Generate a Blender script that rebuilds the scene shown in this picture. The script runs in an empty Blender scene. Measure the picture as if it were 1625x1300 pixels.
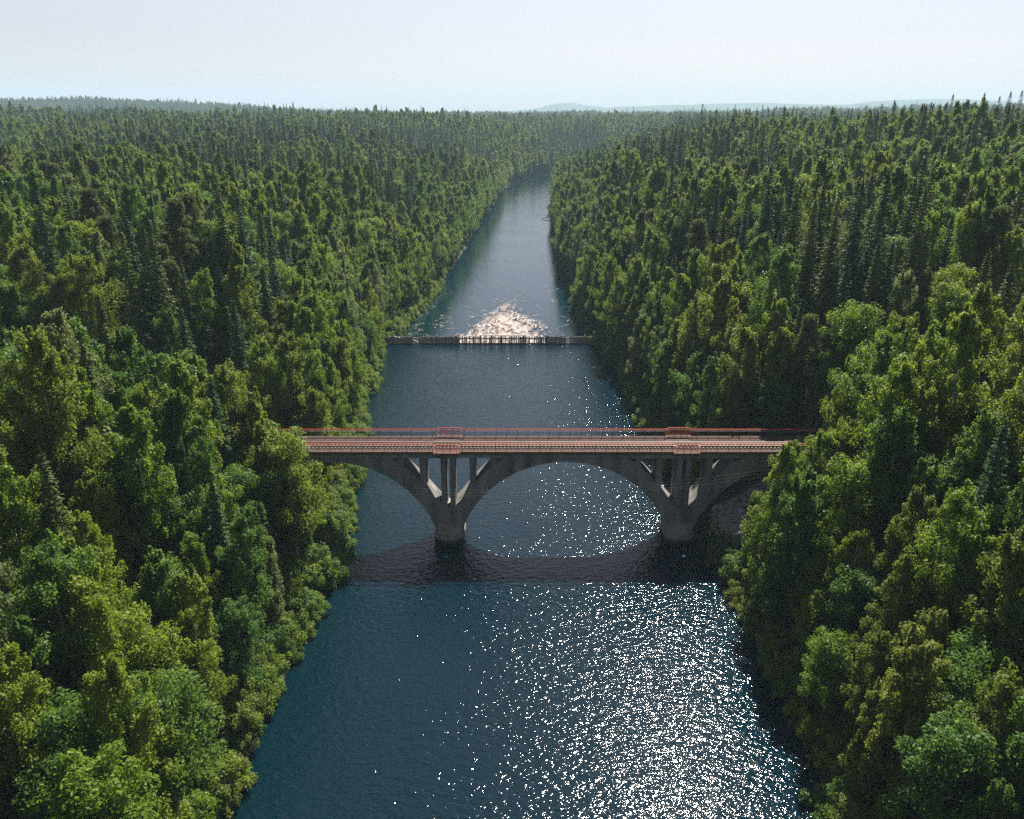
import bpy, math, random
import numpy as np
from mathutils import Vector

# ------------------------------------------------------------------ camera, sky, sun, exposure
sc = bpy.context.scene
CAMH, PITCH, FPX = 66.0, 20.6, 1250.0          # metres, degrees, focal length in photo pixels (1625 wide)
cam = bpy.data.objects.new('camera', bpy.data.cameras.new('camera'))
sc.collection.objects.link(cam)
cam.location = (0, 0, CAMH)
cam.rotation_euler = (math.radians(90 - PITCH), 0, 0)
cam.data.sensor_width = 36.0
cam.data.lens = 36.0 * FPX / 1625.0
cam.data.clip_start, cam.data.clip_end = 1.0, 60000.0
sc.camera = cam

SUN_EL, SUN_AZ = 51.0, 17.0                    # azimuth to the right of the view axis (+Y)
world = bpy.data.worlds.new('World'); sc.world = world; world.use_nodes = True
wn = world.node_tree; wn.nodes.clear()
sky = wn.nodes.new('ShaderNodeTexSky'); sky.sky_type = 'NISHITA'; sky.sun_disc = False
sky.sun_elevation = math.radians(SUN_EL); sky.sun_rotation = math.radians(SUN_AZ)
sky.altitude = 60; sky.air_density = 1.1; sky.dust_density = 0.8; sky.ozone_density = 3.0
bg = wn.nodes.new('ShaderNodeBackground'); bg.inputs['Strength'].default_value = 0.05
wo = wn.nodes.new('ShaderNodeOutputWorld')
tint = wn.nodes.new('ShaderNodeMix'); tint.data_type = 'RGBA'; tint.blend_type = 'MULTIPLY'; tint.inputs['Factor'].default_value = 1.0
tint.inputs[7].default_value = (0.80, 0.715, 0.735, 1)
sat = wn.nodes.new('ShaderNodeHueSaturation'); sat.inputs['Saturation'].default_value = 0.52
wn.links.new(sky.outputs[0], sat.inputs['Color']); wn.links.new(sat.outputs[0], tint.inputs[6]); wn.links.new(tint.outputs[2], bg.inputs[0]); wn.links.new(bg.outputs[0], wo.inputs[0])

sun = bpy.data.objects.new('sun', bpy.data.lights.new('sun', 'SUN'))
sc.collection.objects.link(sun)
sun.data.energy = 5.0; sun.data.angle = math.radians(0.5); sun.data.color = (1.0, 0.93, 0.82)
sd = Vector((math.sin(math.radians(SUN_AZ)) * math.cos(math.radians(SUN_EL)),
             math.cos(math.radians(SUN_AZ)) * math.cos(math.radians(SUN_EL)), math.sin(math.radians(SUN_EL))))
sun.rotation_euler = sd.to_track_quat('Z', 'Y').to_euler()
vs = sc.view_settings
vs.view_transform = 'Standard'; vs.look = 'None'; vs.exposure = 1.6; vs.gamma = 1.0; vs.use_curve_mapping = False
cy = sc.cycles
cy.max_bounces = 5; cy.diffuse_bounces = 2; cy.glossy_bounces = 2; cy.transmission_bounces = 3
cy.transparent_max_bounces = 4; cy.volume_bounces = 0
cy.sample_clamp_indirect = 4.0; cy.caustics_reflective = False; cy.caustics_refractive = False
cy.use_denoising = False; cy.denoiser = 'OPENIMAGEDENOISE'
cy.use_adaptive_sampling = True; cy.adaptive_threshold = 0.006; cy.adaptive_min_samples = 48
sc.render.use_persistent_data = False

rng = np.random.default_rng(7)
random.seed(7)
COL = sc.collection

# ------------------------------------------------------------------ small helpers
def srgb(r, g, b):
    f = lambda c: c / 12.92 if c <= 0.04045 else ((c + 0.055) / 1.055) ** 2.4
    return (f(r / 255), f(g / 255), f(b / 255), 1)

def tag(o, label=None, cat=None, group=None, kind=None):
    for k, v in (('label', label), ('category', cat), ('group', group), ('kind', kind)):
        if v: o[k] = v
    return o

def link(o, parent=None):
    COL.objects.link(o)
    if parent is not None: o.parent = parent
    return o

def empty(name, loc=(0, 0, 0)):
    o = bpy.data.objects.new(name, None); o.location = loc; o.empty_display_size = 0.5
    return link(o)

def mesh_np(name, V, F, mat=None, smooth=False):
    """V (n,3), F (m,k) all faces of the same k, or a list of lists."""
    me = bpy.data.meshes.new(name)
    V = np.asarray(V, np.float32)
    if isinstance(F, np.ndarray):
        k = F.shape[1]
        me.vertices.add(len(V)); me.vertices.foreach_set('co', V.ravel())
        me.loops.add(F.size); me.loops.foreach_set('vertex_index', F.astype(np.int32).ravel())
        me.polygons.add(len(F)); me.polygons.foreach_set('loop_start', np.arange(0, F.size, k, dtype=np.int32))
        me.update(calc_edges=True)
    else:
        me.from_pydata([tuple(map(float, v)) for v in V], [], F); me.update()
    if smooth: me.polygons.foreach_set('use_smooth', np.ones(len(me.polygons), bool))
    for m in (mat if isinstance(mat, (list, tuple)) else [mat]):
        if m: me.materials.append(m)
    return me

class MB:
    def __init__(s): s.v, s.f = [], []
    def poly(s, vs, fs):
        b = len(s.v); s.v += [tuple(v) for v in vs]; s.f += [[b + i for i in f] for f in fs]; return s
    def box(s, x0, x1, y0, y1, z0, z1):
        return s.poly([(x0,y0,z0),(x1,y0,z0),(x1,y1,z0),(x0,y1,z0),(x0,y0,z1),(x1,y0,z1),(x1,y1,z1),(x0,y1,z1)],
                      [(0,3,2,1),(4,5,6,7),(0,1,5,4),(1,2,6,5),(2,3,7,6),(3,0,4,7)])
    def tube(s, pts, rad, n=6, cap=True):
        pts = [Vector(p) for p in pts]; b = len(s.v)
        for i, p in enumerate(pts):
            t = (pts[min(i + 1, len(pts) - 1)] - pts[max(i - 1, 0)]).normalized()
            a = t.cross(Vector((0, 0, 1)) if abs(t.z) < 0.9 else Vector((1, 0, 0))).normalized(); c = t.cross(a)
            r = rad[i] if isinstance(rad, (list, tuple)) else rad
            for k in range(n):
                w = 2 * math.pi * k / n; s.v.append(tuple(p + a * (r * math.cos(w)) + c * (r * math.sin(w))))
        for i in range(len(pts) - 1):
            for k in range(n):
                k2 = (k + 1) % n; o = b + i * n; s.f.append([o + k, o + k2, o + n + k2, o + n + k])
        if cap:
            s.f.append([b + k for k in range(n)][::-1]); s.f.append([b + (len(pts) - 1) * n + k for k in range(n)])
        return s
    def prism(s, outline, y0, y1):
        """outline: (x,z) polygon, extruded along y."""
        n = len(outline)
        vs = [(x, y0, z) for x, z in outline] + [(x, y1, z) for x, z in outline]
        fs = [list(range(n)), list(range(2 * n - 1, n - 1, -1))] + [[i, n + i, n + (i + 1) % n, (i + 1) % n] for i in range(n)]
        return s.poly(vs, fs)
    def mesh(s, name, mat, smooth=False):
        import bmesh
        me = mesh_np(name, s.v, s.f, mat, smooth)
        bm = bmesh.new(); bm.from_mesh(me); bmesh.ops.recalc_face_normals(bm, faces=bm.faces); bm.to_mesh(me); bm.free()
        return me
    def build(s, name, mat, parent=None, loc=(0, 0, 0), smooth=False):
        o = bpy.data.objects.new(name, s.mesh(name, mat, smooth)); o.location = loc
        return link(o, parent)

def inst(name, me, parent=None, loc=(0, 0, 0), rz=0.0, scale=1.0):
    o = bpy.data.objects.new(name, me); o.location = loc; o.rotation_euler = (0, 0, rz)
    o.scale = (scale,) * 3 if not isinstance(scale, tuple) else scale
    return link(o, parent)

# ------------------------------------------------------------------ materials
class NT:
    def __init__(s, name):
        s.m = bpy.data.materials.new(name); s.m.use_nodes = True; s.t = s.m.node_tree; s.t.nodes.clear()
        s.out = s.t.nodes.new('ShaderNodeOutputMaterial')
    def n(s, typ, **kw):
        nd = s.t.nodes.new('ShaderNode' + typ)
        for k, v in kw.items():
            if k.startswith('i_'):
                nd.inputs[k[2:].replace('_', ' ')].default_value = v
            else: setattr(nd, k, v)
        return nd
    def l(s, a, b): s.t.links.new(a, b)
    def mixc(s, fac, a, b, blend='MIX'):
        nd = s.t.nodes.new('ShaderNodeMix'); nd.data_type = 'RGBA'; nd.blend_type = blend
        for sock, v in ((nd.inputs['Factor'], fac), (nd.inputs[6], a), (nd.inputs[7], b)):
            if isinstance(v, (float, int)) : sock.default_value = v
            elif isinstance(v, tuple): sock.default_value = v
            else: s.l(v, sock)
        return nd.outputs[2]
    def ramp(s, fac, stops):
        nd = s.t.nodes.new('ShaderNodeValToRGB'); el = nd.color_ramp.elements
        el[0].position, el[0].color = stops[0]; el[1].position, el[1].color = stops[1]
        for p, c in stops[2:]:
            e = el.new(p); e.color = c
        s.l(fac, nd.inputs[0]); return nd.outputs[0]
    def math(s, op, a, b=None):
        nd = s.t.nodes.new('ShaderNodeMath'); nd.operation = op
        for i, v in enumerate((a, b)):
            if v is None: continue
            if isinstance(v, (int, float)): nd.inputs[i].default_value = v
            else: s.l(v, nd.inputs[i])
        return nd.outputs[0]
    def noise(s, vec, scale, detail=3, rough=0.55, dist=0.0):
        nd = s.t.nodes.new('ShaderNodeTexNoise'); nd.inputs['Scale'].default_value = scale
        nd.inputs['Detail'].default_value = detail; nd.inputs['Roughness'].default_value = rough
        nd.inputs['Distortion'].default_value = dist
        s.l(vec, nd.inputs['Vector']); return nd.outputs[0]

def rough_mat(name, c1, c2, scale=0.5, rough=0.9, bump=0.0, bscale=6.0, metal=0.0, streak=False, c3=None, tide=False):
    N = NT(name); g = N.n('NewGeometry'); pos = g.outputs['Position']
    if streak:
        mp = N.n('Mapping'); mp.inputs['Scale'].default_value = (1, 1, 0.15); N.l(pos, mp.inputs[0]); v = mp.outputs[0]
    else: v = pos
    col = N.mixc(N.ramp(N.noise(v, scale, 5, 0.65), [(0.35, (0, 0, 0, 1)), (0.68, (1, 1, 1, 1))]), c1, c2)
    if c3: col = N.mixc(N.ramp(N.noise(v, scale * 4, 4, 0.7), [(0.5, (0, 0, 0, 1)), (0.72, (1, 1, 1, 1))]), col, c3)
    if tide:                                     # dark wet growth above the waterline
        sx = N.n('SeparateXYZ'); N.l(pos, sx.inputs[0])
        zf = N.math('ADD', sx.outputs[2], N.math('MULTIPLY', N.noise(pos, 1.3, 4, 0.6), -0.9))
        col = N.mixc(N.ramp(zf, [(0.05, (1, 1, 1, 1)), (0.35, (0, 0, 0, 1))]), col, (0.035, 0.036, 0.028, 1))
    p = N.n('BsdfPrincipled'); N.l(col, p.inputs['Base Color']); p.inputs['Roughness'].default_value = rough
    p.inputs['Metallic'].default_value = metal; p.inputs['Specular IOR Level'].default_value = 0.3
    if bump:
        b = N.n('Bump'); b.inputs['Strength'].default_value = 1.0; b.inputs['Distance'].default_value = bump
        N.l(N.noise(pos, bscale, 4, 0.6), b.inputs['Height']); N.l(b.outputs[0], p.inputs['Normal'])
    N.l(p.outputs[0], N.out.inputs[0]); return N.m

def leaf_mat(name, base, alt, transl=0.48, tcol=None, gloss=0.2):
    """base/alt: two leaf tints mixed by tree and by position in the crown."""
    N = NT(name); oi = N.n('ObjectInfo'); g = N.n('NewGeometry')
    nz = N.noise(g.outputs['Position'], 0.55, 3, 0.6)
    f = N.math('ADD', N.math('MULTIPLY', oi.outputs['Random'], 0.6), N.math('MULTIPLY', nz, 0.7))
    col = N.mixc(N.ramp(f, [(0.25, (0, 0, 0, 1)), (0.95, (1, 1, 1, 1))]), base, alt)
    hs = N.n('HueSaturation')
    N.l(N.math('ADD', 0.72, N.math('MULTIPLY', g.outputs['Random Per Island'], 0.56)), hs.inputs['Value'])
    N.l(col, hs.inputs['Color']); col = hs.outputs[0]
    p = N.n('BsdfPrincipled'); N.l(col, p.inputs['Base Color']); p.inputs['Roughness'].default_value = 0.5
    p.inputs['Specular IOR Level'].default_value = gloss
    t = N.n('BsdfTranslucent')
    N.l(N.mixc(0.5, col, tcol or (0.25, 0.36, 0.014, 1)), t.inputs[0])
    mx = N.n('MixShader'); mx.inputs[0].default_value = transl
    N.l(p.outputs[0], mx.inputs[1]); N.l(t.outputs[0], mx.inputs[2]); N.l(mx.outputs[0], N.out.inputs[0])
    return N.m

M = {}
M['concrete'] = rough_mat('concrete', (0.08, 0.08, 0.078, 1), (0.25, 0.24, 0.225, 1), 0.6, 0.9, 0.04, 3.0, streak=True, c3=(0.075, 0.07, 0.065, 1))
M['pier_stone'] = rough_mat('pier_concrete', (0.12, 0.118, 0.112, 1), (0.25, 0.24, 0.225, 1), 0.35, 0.85, 0.06, 1.6, c3=(0.10, 0.10, 0.085, 1), tide=True)
M['kerb'] = rough_mat('stained_kerb', (0.10, 0.050, 0.034, 1), (0.060, 0.038, 0.030, 1), 0.5, 0.9)
M['ballast'] = rough_mat('ballast', (0.066, 0.042, 0.034, 1), (0.036, 0.025, 0.021, 1), 0.6, 0.95, 0.08, 7.0, c3=(0.095, 0.066, 0.055, 1))
M['sleeper'] = rough_mat('sleeper_wood', (0.10, 0.075, 0.06, 1), (0.17, 0.13, 0.11, 1), 1.2, 0.85)
M['rail'] = rough_mat('rail_steel', (0.16, 0.11, 0.09, 1), (0.24, 0.17, 0.14, 1), 1.0, 0.38, metal=0.7)
M['railhead'] = rough_mat('rail_head_steel', (0.55, 0.53, 0.52, 1), (0.62, 0.6, 0.58, 1), 1.0, 0.28, metal=1.0)
M['red'] = rough_mat('red_paint', (0.44, 0.024, 0.008, 1), (0.50, 0.045, 0.016, 1), 1.2, 0.5)
M['greybar'] = rough_mat('grey_rail_paint', (0.42, 0.40, 0.40, 1), (0.30, 0.29, 0.30, 1), 1.0, 0.5)
M['darkbar'] = rough_mat('dark_post_paint', (0.05, 0.05, 0.055, 1), (0.09, 0.07, 0.07, 1), 1.0, 0.6)
M['plank'] = rough_mat('weathered_plank', (0.15, 0.14, 0.13, 1), (0.27, 0.25, 0.23, 1), 0.9, 0.85, 0.02, 5.0, streak=True)
M['beam'] = rough_mat('dark_beam', (0.09, 0.08, 0.07, 1), (0.15, 0.13, 0.11, 1), 0.8, 0.85)
M['palewood'] = rough_mat('pale_bleached_wood', (0.50, 0.45, 0.38, 1), (0.38, 0.33, 0.28, 1), 0.8, 0.8)
M['rock'] = rough_mat('granite_rock', (0.20, 0.195, 0.19, 1), (0.32, 0.30, 0.28, 1), 0.7, 0.9, 0.05, 3.0, c3=(0.16, 0.155, 0.14, 1))
M['ground'] = rough_mat('forest_ground', (0.018, 0.026, 0.010, 1), (0.034, 0.034, 0.017, 1), 0.08, 1.0, 0.3, 0.6, c3=(0.024, 0.036, 0.012, 1))
M['birch_bark'] = rough_mat('birch_bark', (0.55, 0.53, 0.49, 1), (0.42, 0.40, 0.36, 1), 0.7, 0.8, c3=(0.08, 0.07, 0.06, 1))
M['grey_bark'] = rough_mat('grey_brown_bark', (0.11, 0.09, 0.07, 1), (0.17, 0.14, 0.11, 1), 1.0, 0.9)
M['pine_bark'] = rough_mat('orange_pine_bark', (0.28, 0.13, 0.06, 1), (0.17, 0.10, 0.06, 1), 0.4, 0.9)
M['hill'] = rough_mat('far_forest', (0.03, 0.055, 0.022, 1), (0.055, 0.08, 0.03, 1), 0.006, 1.0, 6.0, 0.05)
M['leaf0'] = leaf_mat('leaf_olive', (0.072, 0.116, 0.014, 1), (0.124, 0.146, 0.018, 1))
M['leaf1'] = leaf_mat('leaf_yellow_green', (0.078, 0.148, 0.010, 1), (0.138, 0.185, 0.013, 1))
M['leaf2'] = leaf_mat('leaf_mid_green', (0.042, 0.105, 0.018, 1), (0.080, 0.140, 0.020, 1), tcol=(0.18, 0.33, 0.02, 1))
M['leaf3'] = leaf_mat('leaf_grey_green', (0.078, 0.122, 0.040, 1), (0.125, 0.155, 0.052, 1), tcol=(0.23, 0.31, 0.06, 1))
M['spruce'] = leaf_mat('spruce_needles', (0.026, 0.062, 0.028, 1), (0.046, 0.086, 0.028, 1), 0.10, (0.06, 0.10, 0.02, 1), 0.04)
M['spruce_tip'] = leaf_mat('spruce_needles_olive', (0.046, 0.076, 0.020, 1), (0.070, 0.100, 0.024, 1), 0.12, (0.09, 0.11, 0.02, 1), 0.04)
M['pine'] = leaf_mat('pine_needles', (0.052, 0.082, 0.024, 1), (0.092, 0.112, 0.032, 1), 0.32, (0.14, 0.17, 0.03, 1), 0.05)

def water_mat(name, chop, deep):
    N = NT(name); g = N.n('NewGeometry'); pos = g.outputs['Position']
    mp = N.n('Mapping'); mp.inputs['Rotation'].default_value = (0, 0, math.radians(-24)); mp.inputs['Scale'].default_value = (0.55, 1.0, 1)
    N.l(pos, mp.inputs[0]); v = mp.outputs[0]
    a = N.noise(v, 3.5, 1, 0.5, 0.2)
    b = N.noise(v, 1.2, 1, 0.5, 0.4)
    gust = N.ramp(N.noise(pos, 0.035, 3, 0.6, 0.5), [(0.30, (0.62, 0.62, 0.62, 1)), (0.70, (1.0, 1.0, 1.0, 1))])
    h = N.math('ADD', N.math('MULTIPLY', a, 0.14), N.math('MULTIPLY', b, 0.24))
    h = N.math('MULTIPLY', h, gust)
    bp = N.n('Bump'); bp.inputs['Strength'].default_value = 1.0; bp.inputs['Distance'].default_value = chop
    N.l(h, bp.inputs['Height'])
    p = N.n('BsdfPrincipled'); p.inputs['Base Color'].default_value = deep
    p.inputs['Roughness'].default_value = 0.042; p.inputs['IOR'].default_value = 1.333
    N.l(bp.outputs[0], p.inputs['Normal']); N.l(p.outputs[0], N.out.inputs[0]); return N.m
M['water'] = water_mat('river_water', 0.68, (0.0001, 0.0078, 0.0135, 1))
M['water_low'] = water_mat('lower_river_water', 0.20, (0.0002, 0.0110, 0.0180, 1))

def foam_mat():
    N = NT('white_water'); g = N.n('NewGeometry')
    col = N.mixc(N.noise(g.outputs['Position'], 0.9, 5, 0.7), (0.055, 0.038, 0.033, 1), (0.165, 0.114, 0.098, 1))
    p = N.n('BsdfPrincipled'); N.l(col, p.inputs['Base Color']); p.inputs['Roughness'].default_value = 0.6
    N.l(p.outputs[0], N.out.inputs[0]); return N.m
M['foam'] = foam_mat()

# ------------------------------------------------------------------ terrain
LOW = -2.6                                     # water level below the weir
WEIR_Y = 233.0
RIV = np.array([(-80, 2.5, 28.5), (59, 1.5, 30.5), (111, 2.6, 31.4), (170, -2, 33), (233, -7, 33), (310, -3.5, 28.5), (415, -1, 26),
                (546, 3.5, 25.5), (719, 13, 25), (850, 22, 25), (940, 40, 25), (1010, 75, 25), (1060, 130, 25), (1085, 260, 25), (1090, 700, 25)], float)
def vnoise(x, y, seed=0):
    xi, yi = np.floor(x), np.floor(y); fx, fy = x - xi, y - yi
    fx = fx * fx * (3 - 2 * fx); fy = fy * fy * (3 - 2 * fy)
    def h(a, b):
        n = np.sin(a * 127.1 + b * 311.7 + seed * 74.7) * 43758.5453; return n - np.floor(n)
    return (h(xi, yi) * (1 - fx) + h(xi + 1, yi) * fx) * (1 - fy) + (h(xi, yi + 1) * (1 - fx) + h(xi + 1, yi + 1) * fx) * fy
def fbm(x, y, seed=0, n=4):
    s, a, t = 0, 0.5, 0
    for i in range(n):
        s = s + a * vnoise(x * 2 ** i, y * 2 ** i, seed + i); t += a; a *= 0.5
    return s / t
def river_dist(x, y):
    """signed distance to the water's edge (negative in the river) and the side (+1 right, -1 left)."""
    x = np.asarray(x, float); y = np.asarray(y, float)
    best = np.full(x.shape, 1e9); side = np.ones(x.shape)
    for i in range(len(RIV) - 1):
        (y0, c0, w0), (y1, c1, w1) = RIV[i], RIV[i + 1]
        dx, dy = c1 - c0, y1 - y0; L2 = dx * dx + dy * dy
        t = np.clip(((x - c0) * dx + (y - y0) * dy) / L2, 0, 1)
        px, py = c0 + t * dx, y0 + t * dy
        d = np.hypot(x - px, y - py) - (w0 + t * (w1 - w0))
        s = np.where((x - c0) * dy - (y - y0) * dx > 0, 1.0, -1.0)
        m = d < best; best = np.where(m, d, best); side = np.where(m, s, side)
    return best + 5.0 * (fbm(x / 16, y / 16, 91, 3) - 0.5), side
def centre(y): return np.interp(y, RIV[:10, 0], RIV[:10, 1]), np.interp(y, RIV[:10, 0], RIV[:10, 2])
def sstep(a, b, x):
    t = np.clip((x - a) / (b - a), 0, 1); return t * t * (3 - 2 * t)
RAIL_Z, RAIL_Y = 15.3, 117.0
AB_L, AB_R = -46.5, 63.8
def terrain(x, y):
    x = np.asarray(x, float); y = np.asarray(y, float)
    d, s = river_dist(x, y)
    zw = np.where(y < WEIR_Y, 0.0, LOW)
    plat = 16.0 + 7.0 * sstep(119, 150, y) - 13.0 * sstep(260, 600, y)
    reach = np.where(s < 0, 34.0, 30.0)
    dl = np.clip(d, 0, None)
    bank = zw + 1.6 * sstep(0, 2.5, dl) + plat * sstep(0, 1, dl / reach) ** 0.9
    und = 5.0 * (fbm(x / 70, y / 70, 3) - 0.5) * sstep(5, 60, dl)
    r = np.hypot(x, y)
    far_l = 9 * sstep(150, 420, r) + 29 * sstep(400, 1150, r)
    far_r = 28 * sstep(110, 590, r + 0.2 * np.abs(x))
    far = np.where(x - np.interp(y, RIV[:, 0], RIV[:, 1]) < 0, far_l, far_r)
    far = np.where(y > 1090, 33 * sstep(900, 1500, r), far)
    h = bank + und + far * sstep(5, 150, dl)
    h = h + 16 * (fbm(x / 420 + 3.1, y / 420, 11) - 0.5) * sstep(120, 500, dl)
    # beyond a kilometre and a half: long low ridges
    rl = 46 * np.exp(-((y - 2700) / 420.0) ** 2) * (1 - sstep(-1500, -300, x))
    rr = 30 * np.exp(-((y - 2300) / 420.0) ** 2) * sstep(150, 1500, x)
    dip = -26 * np.exp(-((y - 1950) / 330.0) ** 2) - 16 * sstep(3000, 3600, y)
    h = h + rl + rr + np.where(y > 1300, dip, 0) * sstep(1350, 1700, y)
    # bed
    h = np.where(d < 0, zw - 3.5 * (1 - sstep(-6, 0, d)), h)
    # railway embankment and cutting
    out = np.maximum(np.maximum(AB_L - x, x - AB_R), -60)          # >0 outside the abutments
    dy = np.abs(y - RAIL_Y)
    fill = RAIL_Z - np.maximum(dy - 3.6, 0) / 1.5 - np.maximum(-out, 0) * 1.1
    h = np.where(d > 0, np.maximum(h, fill), h)
    cut = RAIL_Z + np.maximum(dy - 5.0, 0) / 1.1 + np.maximum(-out, 0) * 3
    h = np.where(d > 0, np.minimum(h, cut), h)
    return h

def build_terrain():
    ys = [-70.0]
    while ys[-1] < 11000: ys.append(ys[-1] + max(2.0, 0.013 * abs(ys[-1])))
    ys = np.array(ys); nx = 301
    t = np.linspace(-1, 1, nx); a = 42.0
    xs = a * np.sinh(t * math.asinh(11000 / a))
    X, Y = np.meshgrid(xs, ys); Z = terrain(X, Y)
    V = np.stack([X, Y, Z], -1).reshape(-1, 3)
    n = len(ys); i = np.arange(n - 1)[:, None] * nx + np.arange(nx - 1)[None]
    F = np.stack([i, i + 1, i + nx + 1, i + nx], -1).reshape(-1, 4)
    o = link(bpy.data.objects.new('ground', mesh_np('ground', V, F, M['ground'], True)))
    tag(o, 'dark mossy forest floor sloping down to the river', kind='structure')
build_terrain()

def strip(name, y0, y1, z, mat, n, label):
    pts = []
    ys = np.linspace(y0, y1, n); seg = RIV
    if y1 <= 900:
        c, w = centre(ys); L = np.stack([c - w - 7, ys], 1); R = np.stack([c + w + 7, ys], 1)
    else:
        ys2 = np.concatenate([np.linspace(y0, 800, n), ])
        c, w = centre(ys2); L = np.stack([c - w - 7, ys2], 1); R = np.stack([c + w + 7, ys2], 1)
        P = RIV[9:, [1, 0]]; T = np.gradient(P, axis=0); T /= np.linalg.norm(T, axis=1)[:, None]
        Nn = np.stack([T[:, 1], -T[:, 0]], 1)
        L = np.concatenate([L, P - Nn * 32]); R = np.concatenate([R, P + Nn * 32])
    V = np.concatenate([L, R]); V = np.column_stack([V, np.full(len(V), z)]); k = len(L)
    F = np.array([(i, k + i, k + i + 1, i + 1) for i in range(k - 1)])
    o = link(bpy.data.objects.new(name, mesh_np(name, V, F, mat))); tag(o, label, kind='structure')
strip('river', -80, WEIR_Y + 0.1, 0.0, M['water'], 40, 'dark blue rippled river glittering in the sun above the weir')
strip('lower_river', WEIR_Y + 0.9, 1090, LOW, M['water_low'], 60, 'pale blue river running away below the weir')

# far blue hills
def hill(name, x0, x1, y, zt, seed, depth=900):
    n = 90; xs = np.linspace(x0, x1, n)
    prof = zt * (0.25 + 0.75 * fbm(xs / (x1 - x0) * 5 + seed, xs * 0 + seed, seed)) * np.sin(np.pi * np.linspace(0.02, 0.98, n)) ** 0.5
    V, F = [], []
    rows = [(-1, 0), (-0.55, 0.55), (-0.2, 0.92), (0, 1), (0.5, 0.6), (1, 0)]
    for a, b in rows:
        for i in range(n): V.append((xs[i], y + a * depth + 60 * math.sin(i * 0.4 + a * 3), 10 + b * prof[i]))
    for r in range(len(rows) - 1):
        for i in range(n - 1): F.append((r * n + i, r * n + i + 1, (r + 1) * n + i + 1, (r + 1) * n + i))
    o = link(bpy.data.objects.new(name, mesh_np(name, np.array(V), np.array(F), M['hill'], True)))
    return o
tag(hill('hills', 300, 9600, 8200, 300, 2.3), 'long blue hills on the horizon behind the spruces', kind='structure')
tag(hill('hills', -600, 2600, 9500, 210, 5.1), 'pale blue hills on the horizon above the river bend', kind='structure')
tag(hill('hills', 700, 4300, 4700, 115, 8.7, 500), 'grey blue wooded ridge below the far hills', kind='structure')

# ------------------------------------------------------------------ trees: prototypes
def quads(P, Nrm, A, L, W):
    """diamond leaves: centres, normals, long axes, lengths, widths -> V, F"""
    Nrm = Nrm / (np.linalg.norm(Nrm, axis=1)[:, None] + 1e-9)
    U = A - (A * Nrm).sum(1)[:, None] * Nrm; U /= np.linalg.norm(U, axis=1)[:, None] + 1e-9
    Wd = np.cross(Nrm, U)
    L = np.asarray(L)[:, None] * 0.5; W = np.asarray(W)[:, None] * 0.5
    V = np.stack([P + U * L, P + Wd * W + U * L * 0.15, P - U * L, P - Wd * W + U * L * 0.15], 1).reshape(-1, 3)
    F = np.arange(len(P) * 4).reshape(-1, 4)
    return V, F
def sph(n):
    v = rng.normal(size=(n, 3)); return v / np.linalg.norm(v, axis=1)[:, None]

def crown_clumps(C, R, per, leaf, droop, updir=0.35):
    """C clump centres (n,3), R their radii (n,3); per leaves each"""
    n = len(C); idx = np.repeat(np.arange(n), per)
    d = sph(len(idx)); rr = rng.random(len(idx)) ** 0.45
    P = C[idx] + d * R[idx] * rr[:, None]
    Nrm = d * 0.55 + sph(len(idx)) * 0.75; Nrm[:, 2] += updir
    A = sph(len(idx)) * 0.6; A[:, 2] -= droop
    s = leaf * (0.65 + 0.7 * rng.random(len(idx)))
    return quads(P, Nrm, A, s * 1.6, s * 0.72)

def trunk_mb(H, r0, bend, limbs, top=0.95):
    mb = MB(); k = 7
    pts = [(bend[0] * (i / k) ** 2, bend[1] * (i / k) ** 2, H * top * i / k - 0.8 * (i == 0)) for i in range(k + 1)]
    mb.tube(pts, [r0 * (1 - 0.88 * i / k) for i in range(k + 1)], 7)
    for (z, ang, ln, up, r) in limbs:
        f = z / (H * top); bx, by = bend[0] * f * f, bend[1] * f * f
        q = [(bx + math.cos(ang) * ln * t, by + math.sin(ang) * ln * t, z + up * ln * t - 0.10 * ln * t * t) for t in (0, 0.5, 1)]
        mb.tube(q, [r, r * 0.7, r * 0.25], 4, cap=False)
    return mb

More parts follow.
